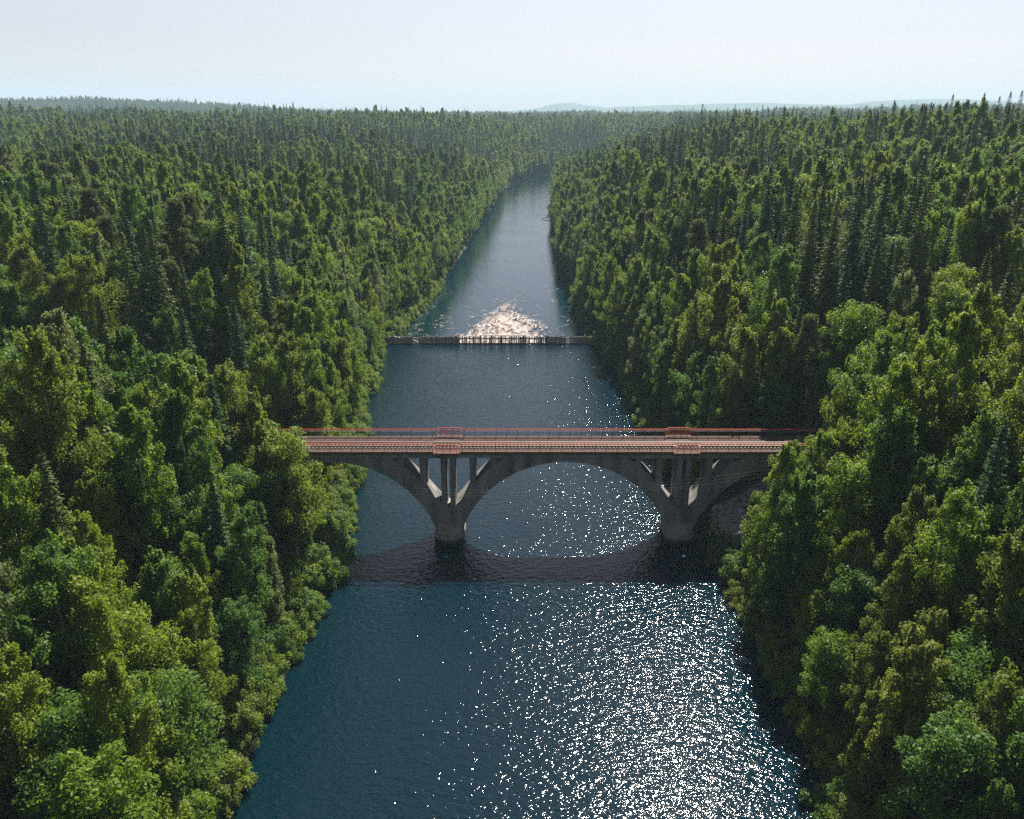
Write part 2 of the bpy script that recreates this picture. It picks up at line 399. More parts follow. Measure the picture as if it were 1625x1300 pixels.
def birch(H, R, lo, shape, nbr, per, leaf):
    """ascending limbs whose outer twigs hang; leaf clumps sit along each limb, so the outline is stepped and has gaps"""
    bend = (rng.normal() * 0.45, rng.normal() * 0.45)
    z0 = H * lo; C, RR, limbs = [], [], []
    g = rng.random() * 6.28; ph = rng.random(4) * 6.28
    for i in range(nbr):
        t = ((i + rng.random()) / nbr) ** 0.9
        prof = math.sin(math.pi * min(1, (0.08 + 0.88 * t) ** shape)) ** 0.7
        g += 2.39996 + rng.normal() * 0.45
        wob = 1 + 0.22 * math.sin(2 * g + ph[0] + 5 * t) + 0.16 * math.sin(g + ph[1] - 4 * t)
        ln = max(0.5, R * prof * wob * rng.uniform(0.72, 1.16))
        z = z0 + (H - z0) * t * 0.97
        rise = (0.25 + 0.75 * t) * rng.uniform(0.5, 1.2)
        zb = z - ln * rise * 0.7
        f = z / H; bx, by = bend[0] * f * f, bend[1] * f * f
        nc = 3 + int(ln / R * 3.2)
        for k in range(nc):
            u = 0.25 + 0.75 * (k + rng.random() * 0.7) / nc
            side = rng.normal() * 0.16 * ln
            px_ = math.cos(g) * ln * u - math.sin(g) * side; py_ = math.sin(g) * ln * u + math.cos(g) * side
            pz = zb + ln * rise * u - 0.38 * ln * max(0, u - 0.6) ** 1.3 - rng.random() * 0.35
            sz = rng.uniform(0.44, 0.74) * (1.10 - 0.40 * u) * (0.7 + 0.3 * prof) * R / 2.8
            C.append((bx + px_, by + py_, pz)); RR.append((sz * 0.9, sz * 0.9, sz * rng.uniform(1.4, 2.3)))
        if i % 3 == 0: limbs.append((max(1.5, zb), g, ln * 0.85, rise, 0.055 * (1.2 - t)))
    for k in range(3):                                  # leading shoots
        a = rng.random() * 6.28; q = 0.35 * rng.random() * R
        for j in range(3):
            C.append((bend[0] + math.cos(a) * q, bend[1] + math.sin(a) * q, H - 0.3 - k * 0.5 * rng.random() - j * 0.55)); RR.append((0.16 + 0.09 * j, 0.16 + 0.09 * j, 0.45))
    C, RR = np.array(C), np.array(RR)
    V, F = crown_clumps(C, RR, per, leaf, 0.9)
    return (V, F), trunk_mb(H, 0.012 * H, bend, limbs)

def broadleaf(H, R, nclump, per, leaf):
    bend = (rng.normal() * 0.3, rng.normal() * 0.3); C, RR = [], []
    for i in range(nclump):
        d = sph(1)[0]; d[2] = abs(d[2]) * 1.0 if rng.random() < 0.72 else -abs(d[2]) * 0.8
        k = 0.55 + 0.5 * rng.random()
        C.append((d[0] * R * k, d[1] * R * k, H * 0.56 + d[2] * H * 0.42 * k)); s = (0.6 + 0.5 * rng.random()) * R / 3.0
        RR.append((s, s, s * 0.95))
    C, RR = np.array(C), np.array(RR)
    V, F = crown_clumps(C, RR, per, leaf, 0.3, 0.5)
    limbs = [(max(1.5, c[2] - 1.8), math.atan2(c[1], c[0]), math.hypot(c[0], c[1]), 0.8, 0.06) for c in C[::6]]
    return (V, F), trunk_mb(H, 0.015 * H, bend, limbs, 0.85)

def spruce(H, R, step, nb, per, leaf, ragged=0.25):
    P, N_, A, L, W = [], [], [], [], []
    z = H * 0.06
    while z < H - 0.3:
        t = (z - H * 0.06) / (H * 0.94)
        rr = R * (1 - t) ** 0.82 + 0.12
        if t < 0.15: rr *= 0.75 + t * 1.6
        k = max(4, int(nb * (0.55 + 0.6 * (1 - t)))); a0 = rng.random() * 6.28
        for b in range(k):
            a = a0 + 6.28 * b / k + rng.normal() * 0.22
            ln = rr * (1 - ragged + 2 * ragged * rng.random() * 0.8)
            m = max(2, int(per * (0.35 + ln / R * 0.75)))
            s = (np.arange(m) + rng.random(m)) / m
            s = 0.12 + 0.88 * s
            rad = ln * s; zz = z + 0.16 * ln * s - (0.34 + 0.2 * (1 - t)) * ln * s ** 1.6 + 0.22 * ln * s ** 4
            lat = (rng.random(m) - 0.5) * ln * 0.42 * np.sin(np.pi * (0.15 + 0.8 * s))
            ca, sa = math.cos(a), math.sin(a)
            P.append(np.stack([ca * rad - sa * lat, sa * rad + ca * lat, zz - rng.random(m) * 0.14], 1))
            n = rng.normal(size=(m, 3)) * 0.35; n[:, 2] += 0.8; n[:, 0] += ca * 0.35; n[:, 1] += sa * 0.35
            N_.append(n)
            ax = np.stack([ca * np.ones(m) - sa * np.sign(lat) * 0.7, sa * np.ones(m) + ca * np.sign(lat) * 0.7, -0.45 - 0.4 * rng.random(m)], 1); A.append(ax)
            q = leaf * (0.7 + 0.6 * rng.random(m)) * (0.6 + 0.4 * (1 - t)); L.append(q * 1.7); W.append(q * 0.62)
        z += step * (0.75 + 0.5 * rng.random()) * (0.65 + 0.5 * (1 - t))
    tip = np.array([[0, 0, H - 0.25], [0, 0, H - 0.25], [0, 0, H - 0.7]])
    P.append(tip); N_.append(np.array([[1, 0, 0], [0, 1, 0], [0.7, 0.7, 0]], float)); A.append(np.array([[0, 0, 1.0]] * 3)); L.append(np.array([0.9, 0.9, 0.9])); W.append(np.array([0.2, 0.2, 0.4]))
    V, F = quads(np.concatenate(P), np.concatenate(N_), np.concatenate(A), np.concatenate(L), np.concatenate(W))
    return (V, F), trunk_mb(H, 0.011 * H, (0, 0), [], 0.97)

def pine(H, R, nclump, per, leaf):
    bend = (rng.normal() * 0.4, rng.normal() * 0.4); C, RR = [], []; g = 0
    for i in range(nclump):
        t = (i + rng.random()) / nclump; z = H * (0.42 + 0.57 * t)
        r = R * (1.0 - 0.85 * t ** 1.6) * (0.55 + 0.5 * rng.random()) * (0.6 + 0.4 * min(1, t * 4)); g += 2.4 + rng.normal() * 0.4
        f = z / H
        C.append((math.cos(g) * r + bend[0] * f * f, math.sin(g) * r + bend[1] * f * f, z + 0.25 * r)); s = 0.5 + 0.4 * rng.random()
        RR.append((s * 1.15, s * 1.15, s * 0.7))
    C, RR = np.array(C), np.array(RR)
    V, F = crown_clumps(C, RR, per, leaf, -0.3, 0.3)
    limbs = [(max(1.5, c[2] - 0.6), math.atan2(c[1], c[0]), math.hypot(c[0], c[1]), 0.35, 0.05) for c in C[::2]]
    return (V, F), trunk_mb(H, 0.012 * H, bend, limbs)

def bush(H, R, nclump, per, leaf):
    C = sph(nclump); C[:, 2] = np.abs(C[:, 2]); C = C * np.array([R, R, H * 0.75]) * (0.45 + 0.75 * rng.random((nclump, 1))); C[:, 2] += H * 0.15
    RR = np.array([[0.30 * R, 0.30 * R, 0.20 * H]]) * rng.uniform(0.6, 1.3, (nclump, 1))
    V, F = crown_clumps(C, RR, per, leaf, 0.2, 0.6)
    mb = MB()
    for i in range(6):
        a = i * 1.05; mb.tube([(0, 0, -0.3), (math.cos(a) * R * 0.3, math.sin(a) * R * 0.3, H * 0.5), (math.cos(a) * R * 0.5, math.sin(a) * R * 0.5, H * 0.8)], [0.05, 0.035, 0.015], 4)
    return (V, F), mb

PROTO = {}      # species -> list of (crown mesh, trunk mesh, tones, low crown mesh)
def add_proto(sp, made, low, bark, tones, size):
    (V, F), tmb = made
    cm = mesh_np(sp + '_crown', V, F, M[tones[0]]); tm = tmb.mesh(sp + '_trunk', M[bark])
    lm = mesh_np(sp + '_far_crown', low[0][0], low[0][1], M[tones[0]]) if low else None
    PROTO.setdefault(sp, []).append((cm, tm, tones, lm, size))
for (H, R, lo, sh) in ((18.5, 3.3, 0.10, 0.92), (21, 3.4, 0.14, 0.76), (17, 3.2, 0.06, 1.02), (20, 3.0, 0.12, 0.70), (18.5, 3.9, 0.10, 0.96), (16, 2.9, 0.05, 0.82), (19.5, 3.4, 0.16, 1.00), (18, 3.5, 0.08, 0.78)):
    st = rng.bit_generator.state
    add_proto('birch', birch(H, R, lo, sh, 46, 122, 0.172), birch(H, R * 1.16, lo, sh, 34, 28, 0.46), 'birch_bark', ['leaf0', 'leaf1', 'leaf2', 'leaf3'], (H, R))
for (H, R) in ((15, 3.4), (12.5, 3.0), (16.5, 3.1)):
    add_proto('broadleaf', broadleaf(H, R, 100, 190, 0.185), broadleaf(H, R, 60, 42, 0.48), 'grey_bark', ['leaf2', 'leaf1'], (H, R))
for (H, R, rg) in ((20, 2.5, 0.2), (17, 2.2, 0.28), (22, 2.9, 0.25), (14, 2.0, 0.2)):
    add_proto('spruce', spruce(H, R, 0.50, 11, 20, 0.36, rg), spruce(H, R, 0.75, 8, 8, 0.66, rg), 'grey_bark', ['spruce', 'spruce_tip'], (H, R))
for (H, R) in ((19, 2.9), (17, 2.5)):
    add_proto('pine', pine(H, R, 90, 110, 0.23), pine(H, R, 55, 40, 0.46), 'pine_bark', ['pine'], (H, R))
for (H, R) in ((2.6, 1.8), (3.6, 2.0)):
    add_proto('bush', bush(H, R, 30, 110, 0.165), None, 'grey_bark', ['leaf2', 'leaf1', 'leaf0'], (H, R))

# ------------------------------------------------------------------ trees: where they stand
cp, sp_ = math.cos(math.radians(PITCH)), math.sin(math.radians(PITCH))
def project(x, y, z):
    dep = y * cp + (CAMH - z) * sp_
    up = y * sp_ - (CAMH - z) * cp
    return 812.5 + FPX * x / np.maximum(dep, 0.1), 650 - FPX * up / np.maximum(dep, 0.1), dep
def in_view(x, y, z, mx=170, my=260):
    px, py, dep = project(x, y, z + 9)
    return (dep > 8) & (px > -mx - 800 / np.maximum(dep, 20) * 10) & (px < 1625 + mx + 800 / np.maximum(dep, 20) * 10) & (py < 1300 + my)
def blocked(x, y):
    d, s = river_dist(x, y)
    b = d < 0.8
    b |= (y > RAIL_Y - 7.0) & (y < RAIL_Y + 11.0) & ((x < AB_L + 3) | (x > AB_R - 3))
    b |= (np.abs(y - RAIL_Y) < 7.0) & (x >= AB_L) & (x <= AB_R)
    b |= (x > 33) & (x < 47) & (y > 106.5) & (y < 126)          # stony slope by the pier
    return b

T = []   # x, y, species index, row (or -1), side
SPN = ['birch', 'broadleaf', 'spruce', 'pine']
for side in (-1, 1):
    for row in range(60):
        for i, y in enumerate(np.arange(22.0, 335.0, 5.5)):
            yy = y + (2.75 if row % 2 else 0) + rng.uniform(-1.9, 1.9)
            c, w = centre(yy)
            dd = 2.0 + 5.4 * row + rng.uniform(-1.8, 1.8) + (0.9 if row == 0 else 0)
            x = c + side * (w + dd)
            u = rng.random(); cl = float(fbm(np.array(x / 28), np.array(yy / 28), 21)); cl2 = float(fbm(np.array(x / 35), np.array(yy / 35), 33))
            if row < 3: k = 0 if u < 0.70 else (1 if u < 0.95 else 2)
            else:
                pc = np.clip((cl - 0.5) * 3.6 + 0.13 + (0.06 if yy > 125 else -0.04), 0.04, 0.75)
                if yy < 110: pc = pc * 0.4
                if 126 < yy < 158 and dd > 9: pc = 0.6  # extra spruces: their dark needles stand in for shade behind the railway
                k = (3 if cl2 > 0.60 and u < pc * 0.4 else 2) if u < pc else (1 if u > 0.88 else 0)
            T.append((x, yy, k, row, side))
def grid(y0, y1, sp, half):
    out = []
    for y in np.arange(y0, y1, sp):
        xs = np.arange(-half * y - 60, half * y + 60, sp)
        xx = xs + rng.uniform(-0.45, 0.45, len(xs)) * sp; yy = y + rng.uniform(-0.45, 0.45, len(xs)) * sp
        out.append(np.stack([xx, yy], 1))
    return np.concatenate(out)
for (x_, y_, k_, r_, s_) in ((-33.6, 108.4, 0, 0, -1), (-37.4, 109.0, 0, 1, -1), (-41.8, 108.6, 0, 2, -1), (-46.5, 109.2, 0, 3, -1), (-32.4, 102.6, 0, 0, -1), (-36.6, 103.4, 1, 1, -1), (50.2, 109.3, 0, 3, 1), (55.5, 108.8, 0, 4, 1)):
    T.append((x_, y_, k_, r_, s_))
NEAR = np.array(T); FIXED = len(NEAR) - 8
x, y = NEAR[:, 0], NEAR[:, 1]; z = terrain(x, y)
ok = in_view(x, y, z) & ~blocked(x, y) & ((rng.random(len(x)) > 0.10) | (NEAR[:, 3] < 2)) & (fbm(x / 9, y / 9, 71) > 0.15) | (np.arange(len(x)) >= FIXED)
NEAR, NZ = NEAR[ok], z[ok]
FARS = []
for (y0, y1, s) in ((335, 700, 7.6), (700, 1500, 8.8), (1500, 3100, 13.5)):
    g_ = grid(y0, y1, s, 0.72); zz = terrain(g_[:, 0], g_[:, 1]); k = in_view(g_[:, 0], g_[:, 1], zz, 90) & ~blocked(g_[:, 0], g_[:, 1])
    g_, zz = g_[k], zz[k]
    cl = fbm(g_[:, 0] / 80, g_[:, 1] / 110, 21, 3); cl2 = fbm(g_[:, 0] / 90, g_[:, 1] / 90, 33)
    d, _s = river_dist(g_[:, 0], g_[:, 1]); u = rng.random(len(g_))
    pc = np.clip((cl - 0.5) * 5.0 + 0.20 + 0.12 * (g_[:, 0] > 60), 0.08, 0.93); pc = np.where(d < 14, pc * 0.25, pc)
    sp = np.where(u < pc, np.where((cl2 > 0.57) & (g_[:, 0] < 0) & (rng.random(len(g_)) < 0.5), 3, 2), np.where(rng.random(len(g_)) < 0.2, 1, 0))
    FARS.append((g_, zz, sp))

br = []
for side in (-1, 1):                            # trees at the very edge of the lower river
    for d0 in (1.2, 4.6):
        for y_ in np.arange(336, 905, 4.6):
            yy = y_ + rng.uniform(-1.6, 1.6); c, w = centre(yy); br.append((c + side * (w + d0 + rng.uniform(-0.8, 1.2)), yy))
bend = np.column_stack([rng.uniform(-60, 330, 9000), rng.uniform(880, 1150, 9000)]); bd, _s = river_dist(bend[:, 0], bend[:, 1])
br = np.concatenate([np.array(br), bend[(bd > 0.5) & (bd < 11)][:900]]); FARS.append((br, terrain(br[:, 0], br[:, 1]), np.where(rng.random(len(br)) < 0.75, 0, 1)))
SCALE_N = rng.uniform(0.88, 1.36, len(NEAR))
ROT_N = rng.uniform(0, 6.283, len(NEAR))
VAR_N = rng.integers(0, 1000, len(NEAR))
TONE_N = rng.integers(0, 1000, len(NEAR))
row0 = NEAR[:, 3] == 0
SCALE_N = SCALE_N * np.where(NEAR[:, 1] > 126, 1.10, 1.0)
SCALE_N[-8:] = [1.0, 1.1, 1.2, 1.2, 0.95, 1.05, 1.25, 1.2]
SCALE_N = SCALE_N * np.where((NEAR[:, 0] > 35) & (NEAR[:, 0] < 51) & (NEAR[:, 1] > 97) & (NEAR[:, 1] < 113), 0.8, 1.0)
SCALE_N = np.where(row0 & (np.arange(len(NEAR)) < len(NEAR) - 8), SCALE_N * rng.uniform(0.72, 1.04, len(NEAR)), SCALE_N)
SCALE_N = SCALE_N * (1 + 0.10 * ((NEAR[:, 1] > 84) & (NEAR[:, 1] < 110))) * (0.88 + 0.24 * fbm(NEAR[:, 0] / 11, NEAR[:, 1] / 11, 55))
px, py, dep = project(NEAR[:, 0], NEAR[:, 1], NZ + 14)
inframe = (px > -40) & (px < 1665) & (py > -20) & (py < 1380)
LIMIT = {0: 290, 1: 110, 2: 170, 3: 60}
single = np.zeros(len(NEAR), bool)
for k, lim in LIMIT.items():
    c = np.where(inframe & (NEAR[:, 2] == k))[0]
    single[c[np.argsort(dep[c] / SCALE_N[c])][:lim]] = True

TONE = {'leaf0': 'olive', 'leaf1': 'yellow-green', 'leaf2': 'mid-green', 'leaf3': 'silvery green', 'spruce': 'dark', 'spruce_tip': 'olive-tinged', 'pine': 'olive'}
KIND = {'birch': 'birch', 'broadleaf': 'bushy broadleaf tree', 'spruce': 'spruce', 'pine': 'pine'}
def ordinal(n):
    w = 'zeroth first second third fourth fifth sixth seventh eighth ninth tenth eleventh twelfth thirteenth fourteenth fifteenth sixteenth seventeenth eighteenth nineteenth twentieth'.split()
    if n < len(w): return w[n]
    return str(n) + ('th' if 10 <= n % 100 <= 20 else {1: 'st', 2: 'nd', 3: 'rd'}.get(n % 10, 'th'))
count = {}
order = sorted(np.where(single)[0], key=lambda i: NEAR[i, 1])
for i in order:
    x, y, k, row, side = NEAR[i]; spn = SPN[int(k)]
    P = PROTO[spn]; cm, tm, tones, lm, size = P[VAR_N[i] % len(P)]
    # tone follows the stand, with some mixing
    tone = tones[TONE_N[i] % len(tones)] if spn != 'birch' else tones[int(np.clip(fbm(np.array(x / 14), np.array(y / 14), 5) * 5.0 - 0.75 + (TONE_N[i] % 100 - 50) / 70, 0, 3.99))]
    zone = 'before the bridge' if y < RAIL_Y else ('between bridge and weir' if y < WEIR_Y else 'beyond the weir')
    bank = 'left' if side < 0 else 'right'
    key = (zone, bank, int(row), spn, tone); count[key] = count.get(key, 0) + 1
    s = float(SCALE_N[i])
    root = empty(spn + '_tree', (x, y, float(NZ[i]) - 0.1))
    root.rotation_euler = (0, 0, float(ROT_N[i])); root.scale = (s, s, s)
    tag(root, f"{ordinal(count[key])} {TONE[tone]} {KIND[spn]}, {ordinal(int(row) + 1)} row from water, {bank} bank {zone}", 'tree', f"{'broadleaf trees' if spn == 'broadleaf' else spn + ' trees'} on the river banks")
    inst('trunk', tm, root)
    c = inst('crown', cm, root)
    c.material_slots[0].link = 'OBJECT'; c.material_slots[0].material = M[tone]

# the rest of the wood, one object for each kind, placed as points with the tree shapes instanced on them
def far_protos(spn):
    col = bpy.data.collections.new(spn + '_shapes'); n = 0; hi = []; lo = []
    for lod in (0, 1):
        for (cm, tm, tones, lm, size) in PROTO[spn]:
            for tn in tones:
                me_c = cm if lod == 0 else lm
                o = bpy.data.objects.new(f'{spn}_shape_{n:03d}', me_c); o.material_slots[0].link = 'OBJECT'; o.material_slots[0].material = M[tn]
                col.objects.link(o); (hi if lod == 0 else lo).append(n); n += 1
    tr = []
    for (cm, tm, tones, lm, size) in PROTO[spn]:
        o = bpy.data.objects.new(f'{spn}_shape_{n:03d}', tm); col.objects.link(o); tr.append(n); n += 1
    return col, hi, lo, tr
def scatter(name, pts, idx, scl, rot, col, label):
    me = bpy.data.meshes.new(name); me.vertices.add(len(pts)); me.vertices.foreach_set('co', np.asarray(pts, np.float32).ravel())
    for nm, typ, arr in (('idx', 'INT', idx), ('scl', 'FLOAT', scl), ('rot', 'FLOAT', rot)):
        at = me.attributes.new(nm, typ, 'POINT'); at.data.foreach_set('value', np.asarray(arr, np.int32 if typ == 'INT' else np.float32))
    o = link(bpy.data.objects.new(name, me)); tag(o, label, kind='stuff')
    ng = bpy.data.node_groups.new(name + '_nodes', 'GeometryNodeTree')
    ng.interface.new_socket('Geometry', in_out='INPUT', socket_type='NodeSocketGeometry'); ng.interface.new_socket('Geometry', in_out='OUTPUT', socket_type='NodeSocketGeometry')
    N = ng.nodes; gi, go = N.new('NodeGroupInput'), N.new('NodeGroupOutput')
    ci = N.new('GeometryNodeCollectionInfo'); ci.inputs['Collection'].default_value = col; ci.inputs['Separate Children'].default_value = True; ci.inputs['Reset Children'].default_value = True
    ip = N.new('GeometryNodeInstanceOnPoints'); ip.inputs['Pick Instance'].default_value = True
    def attr(nm, t):
        a = N.new('GeometryNodeInputNamedAttribute'); a.data_type = t; a.inputs['Name'].default_value = nm; return a.outputs['Attribute']
    cx = N.new('ShaderNodeCombineXYZ'); ng.links.new(attr('rot', 'FLOAT'), cx.inputs[2])
    er = N.new('FunctionNodeEulerToRotation'); ng.links.new(cx.outputs[0], er.inputs[0])
    ng.links.new(gi.outputs[0], ip.inputs['Points']); ng.links.new(ci.outputs[0], ip.inputs['Instance'])
    ng.links.new(attr('idx', 'INT'), ip.inputs['Instance Index']); ng.links.new(er.outputs[0], ip.inputs['Rotation'])
    ng.links.new(attr('scl', 'FLOAT'), ip.inputs['Scale']); ng.links.new(ip.outputs[0], go.inputs[0])
    md = o.modifiers.new('scatter', 'NODES'); md.node_group = ng
    return o
FOREST = {'birch': 'dense birch wood of yellowish green crowns covering both banks', 'broadleaf': 'rounded leafy trees scattered through the wood',
          'spruce': 'dark pointed spruce wood stretching to the horizon', 'pine': 'olive brown pine wood among the spruces'}
for k, spn in enumerate(SPN):
    col, hi, lo, tr = far_protos(spn)
    nt = len(PROTO[spn][0][2])
    P, I, S, Rr = [], [], [], []
    sel = np.where((NEAR[:, 2] == k) & ~single)[0]
    pts = np.column_stack([NEAR[sel, 0], NEAR[sel, 1], NZ[sel] - 0.1]); var = VAR_N[sel] % len(PROTO[spn]); tn = TONE_N[sel] % nt
    P += [pts, pts]; I += [np.array(hi)[var * nt + tn], np.array(tr)[var]]; S += [SCALE_N[sel]] * 2; Rr += [ROT_N[sel]] * 2
    for b, (g_, zz, sp) in enumerate(FARS):
        m = sp == k; n = int(m.sum())
        pts = np.column_stack([g_[m], zz[m] - 0.1]); var = rng.integers(0, len(PROTO[spn]), n); tn = np.clip(fbm(pts[:, 0] / 38, pts[:, 1] / 50, 81) * nt * 1.9 - nt * 0.50 + rng.normal(size=n) * 0.5, 0, nt - 0.01).astype(int)
        s = rng.uniform(0.84, 1.36, n) * (0.72 + 0.58 * fbm(pts[:, 0] / 70 + 7, pts[:, 1] / 90, 63, 3)) * (1.06 if spn == 'spruce' else 1.0) * (1.12 if b in (0, 2) else 1.0); r = rng.uniform(0, 6.28, n)
        P.append(pts); I.append(np.array(hi if b in (0, 3) else lo)[var * nt + tn]); S.append(s); Rr.append(r)
    o = scatter(spn + '_forest', np.concatenate(P), np.concatenate(I), np.concatenate(S), np.concatenate(Rr), col, FOREST[spn])
# low undergrowth on the banks
cand = np.column_stack([rng.uniform(-62, 62, 30000), rng.uniform(24, 345, 30000)])
dd, _s = river_dist(cand[:, 0], cand[:, 1])
keep = (dd > -0.5) & (dd < 9) & (rng.random(len(cand)) < np.where(dd < 2.2, 1.0, 0.34))
ug = cand[keep]; zz = terrain(ug[:, 0], ug[:, 1])
k = in_view(ug[:, 0], ug[:, 1], zz, 40, 60) & ~((ug[:, 0] > 33) & (ug[:, 0] < 44) & (np.abs(ug[:, 1] - 116) < 8))
ug, zz = ug[k], zz[k]
col, hi, lo, tr = bpy.data.collections.new('bush_shapes'), [], [], []
n = 0
for (cm, tm, tones, lm, size) in PROTO['bush']:
    for tn in tones:
        o = bpy.data.objects.new(f'bush_shape_{n:03d}', cm); o.material_slots[0].link = 'OBJECT'; o.material_slots[0].material = M[tn]; col.objects.link(o); n += 1
scatter('undergrowth', np.column_stack([ug, zz - 0.15]), rng.integers(0, n, len(ug)), rng.uniform(0.35, 1.2, len(ug)), rng.uniform(0, 6.28, len(ug)), col, 'low leafy scrub along the foot of both banks')

# ------------------------------------------------------------------ bridge
BY0, BY1 = 114.2, 120.4
DECK = 15.85
PIERS = [-48.2, -10.3, 27.6, 65.5]
SPAN = 37.9
Rr_ = 17.7
def z_in(dx): return 14.0 - Rr_ + math.sqrt(max(Rr_ ** 2 - dx * dx, 0))
EXT = [(0, 14.75), (9.9, 14.75), (11.8, 13.2), (13.7, 11.3), (15.4, 9.3), (16.9, 7.3), (18.2, 5.9), (18.95, 5.4)]
def z_ex(dx): return float(np.interp(dx, [e[0] for e in EXT], [e[1] for e in EXT]))
bridge = empty('concrete_arch_bridge', (8.65, 117.3, 0))
tag(bridge, 'grey concrete railway bridge with open arches and red railings across the river', 'bridge')
OX, OY = 8.65, 117.3
def P_(mb, name, mat, parent=bridge, **kw):
    mb.v = [(x - OX, y - OY, z) for x, y, z in mb.v] if parent is bridge else mb.v
    return mb.build(name, mat, parent, **kw)
# arches: one barrel for each span, the spandrel solid near the crown
for s in range(3):
    cx_ = (PIERS[s] + PIERS[s + 1]) / 2
    dxs = np.linspace(-16.7, 16.7, 41)
    low = [(cx_ + d, z_in(d)) for d in dxs]
    # quads between the lower and the upper curve, clean for shading
    up = [(cx_ + d * 18.93 / 16.7, z_ex(abs(d) * 18.93 / 16.7)) for d in dxs]
    mb = MB()
    n = len(dxs)
    vs_ = [(x, BY0 + 0.35, z) for x, z in low] + [(x, BY0 + 0.35, z) for x, z in up] + [(x, BY1 - 1.75, z) for x, z in low] + [(x, BY1 - 1.75, z) for x, z in up]  # far side set back: added deck overhang narrows the sunlit strip
    fs = []
    for i in range(n - 1):
        fs += [(i, i + 1, n + i + 1, n + i), (2 * n + i, 3 * n + i, 3 * n + i + 1, 2 * n + i + 1), (n + i, n + i + 1, 3 * n + i + 1, 3 * n + i), (i, 2 * n + i, 2 * n + i + 1, i + 1)]
    fs += [(0, n, 3 * n, 2 * n), (n - 1, 3 * n - 1, 4 * n - 1, 2 * n - 1)]
    mb.poly(vs_, fs); P_(mb, 'arch', M['concrete'])
# piers: battered shaft with rounded noses up- and downstream, a ledge, springing block
def pier_mesh(cx_, zb):
    mb = MB(); secs = [(zb, 2.62, 1.0), (0.95, 2.46, 1.0), (1.05, 2.36, 0.95), (1.5, 2.33, 0.9), (3.0, 2.22, 0.30)]
    ring = []
    for (z, hw, nf) in secs:
        r = []
        for a in np.linspace(-math.pi / 2, math.pi / 2, 13): r.append((cx_ + hw * math.sin(a), BY0 + 0.55 - (hw * 0.62 + 0.35) * nf * math.cos(a), z))
        for a in np.linspace(math.pi / 2, -math.pi / 2, 13): r.append((cx_ + hw * math.sin(a), BY1 - 1.95 + (hw * 0.62 + 0.35) * nf * math.cos(a), z))
        ring.append(r)
    n = len(ring[0]); vs_ = sum(ring, []); fs = []
    for k in range(len(ring) - 1):
        for i in range(n): fs.append((k * n + i, k * n + (i + 1) % n, (k + 1) * n + (i + 1) % n, (k + 1) * n + i))
    fs += [tuple(range(n))[::-1], tuple(range((len(ring) - 1) * n, len(ring) * n))]
    return mb.poly(vs_, fs)
for i, cx_ in enumerate(PIERS):
    if i in (1, 2):
        P_(pier_mesh(cx_, -3.2), 'pier', M['pier_stone'])
        # springing block between the two arches
        P_(MB().prism([(cx_ - 2.2, 2.3), (cx_ + 2.2, 2.3), (cx_ + 0.02, 5.35), (cx_ - 0.02, 5.35)], BY0 + 0.37, BY1 - 1.77), 'springing_block', M['concrete'])
    else:
        P_(MB().box(cx_ - 2.6, cx_ + 2.6, BY0 + 0.3, BY1 - 0.3, -1.0, 5.2), 'abutment', M['pier_stone'])
        a, b = (cx_ - 2.6, cx_ - 1.2) if i == 0 else (cx_ + 1.2, cx_ + 2.6)
        P_(MB().box(a, b, BY0 + 0.3, BY1 - 0.3, 5.2, 14.7), 'abutment_wall', M['concrete'])
# cross walls: two legs and tie beams each
for i, cx_ in enumerate(PIERS):
    for off, th in ((-7.45, 1.0), (-4.0, 1.0), (-0.72, 0.8), (0.72, 0.8), (4.0, 1.0), (7.45, 1.0)):
        if (i == 0 and off < 0) or (i == 3 and off > 0): continue
        zb = z_ex(18.95 - abs(off)) - 0.9
        x0, x1 = cx_ + off - th / 2, cx_ + off + th / 2
        mb = MB(); mb.box(x0, x1, BY0 + 0.55, BY0 + 1.85, zb, 14.76); P_(mb, 'column', M['concrete'])
        mb = MB(); mb.box(x0, x1, BY1 - 3.25, BY1 - 1.95, zb, 14.76); P_(mb, 'column', M['concrete'])
        hgt = 14.7 - zb
        mb = MB(); mb.box(x0 + 0.1, x1 - 0.1, BY0 + 1.85, BY1 - 3.25, 13.9, 14.74)
        if hgt > 3.5: mb.box(x0 + 0.1, x1 - 0.1, BY0 + 1.85, BY1 - 3.25, zb + 0.2, zb + 1.6)
        if hgt > 6: mb.box(x0 + 0.1, x1 - 0.1, BY0 + 1.85, BY1 - 3.25, zb + hgt * 0.52, zb + hgt * 0.66)
        P_(mb, 'tie_beam', M['concrete'])
XL, XR = -52.0, 69.5
P_(MB().box(XL, XR, BY0 + 0.12, BY1 - 0.12, 14.75, 15.50), 'deck_slab', M['concrete'])
for (a, b) in ((BY0 - 0.12, BY0 + 0.38), (BY1 - 0.38, BY1 + 0.12)):
    mb = MB(); mb.box(XL, XR, a, b, 15.503, 15.95); P_(mb, 'parapet_kerb', M['kerb'])
P_(MB().box(XL, XR, BY0 + 0.385, BY1 - 0.385, 15.503, 15.80), 'ballast_bed', M['ballast'])
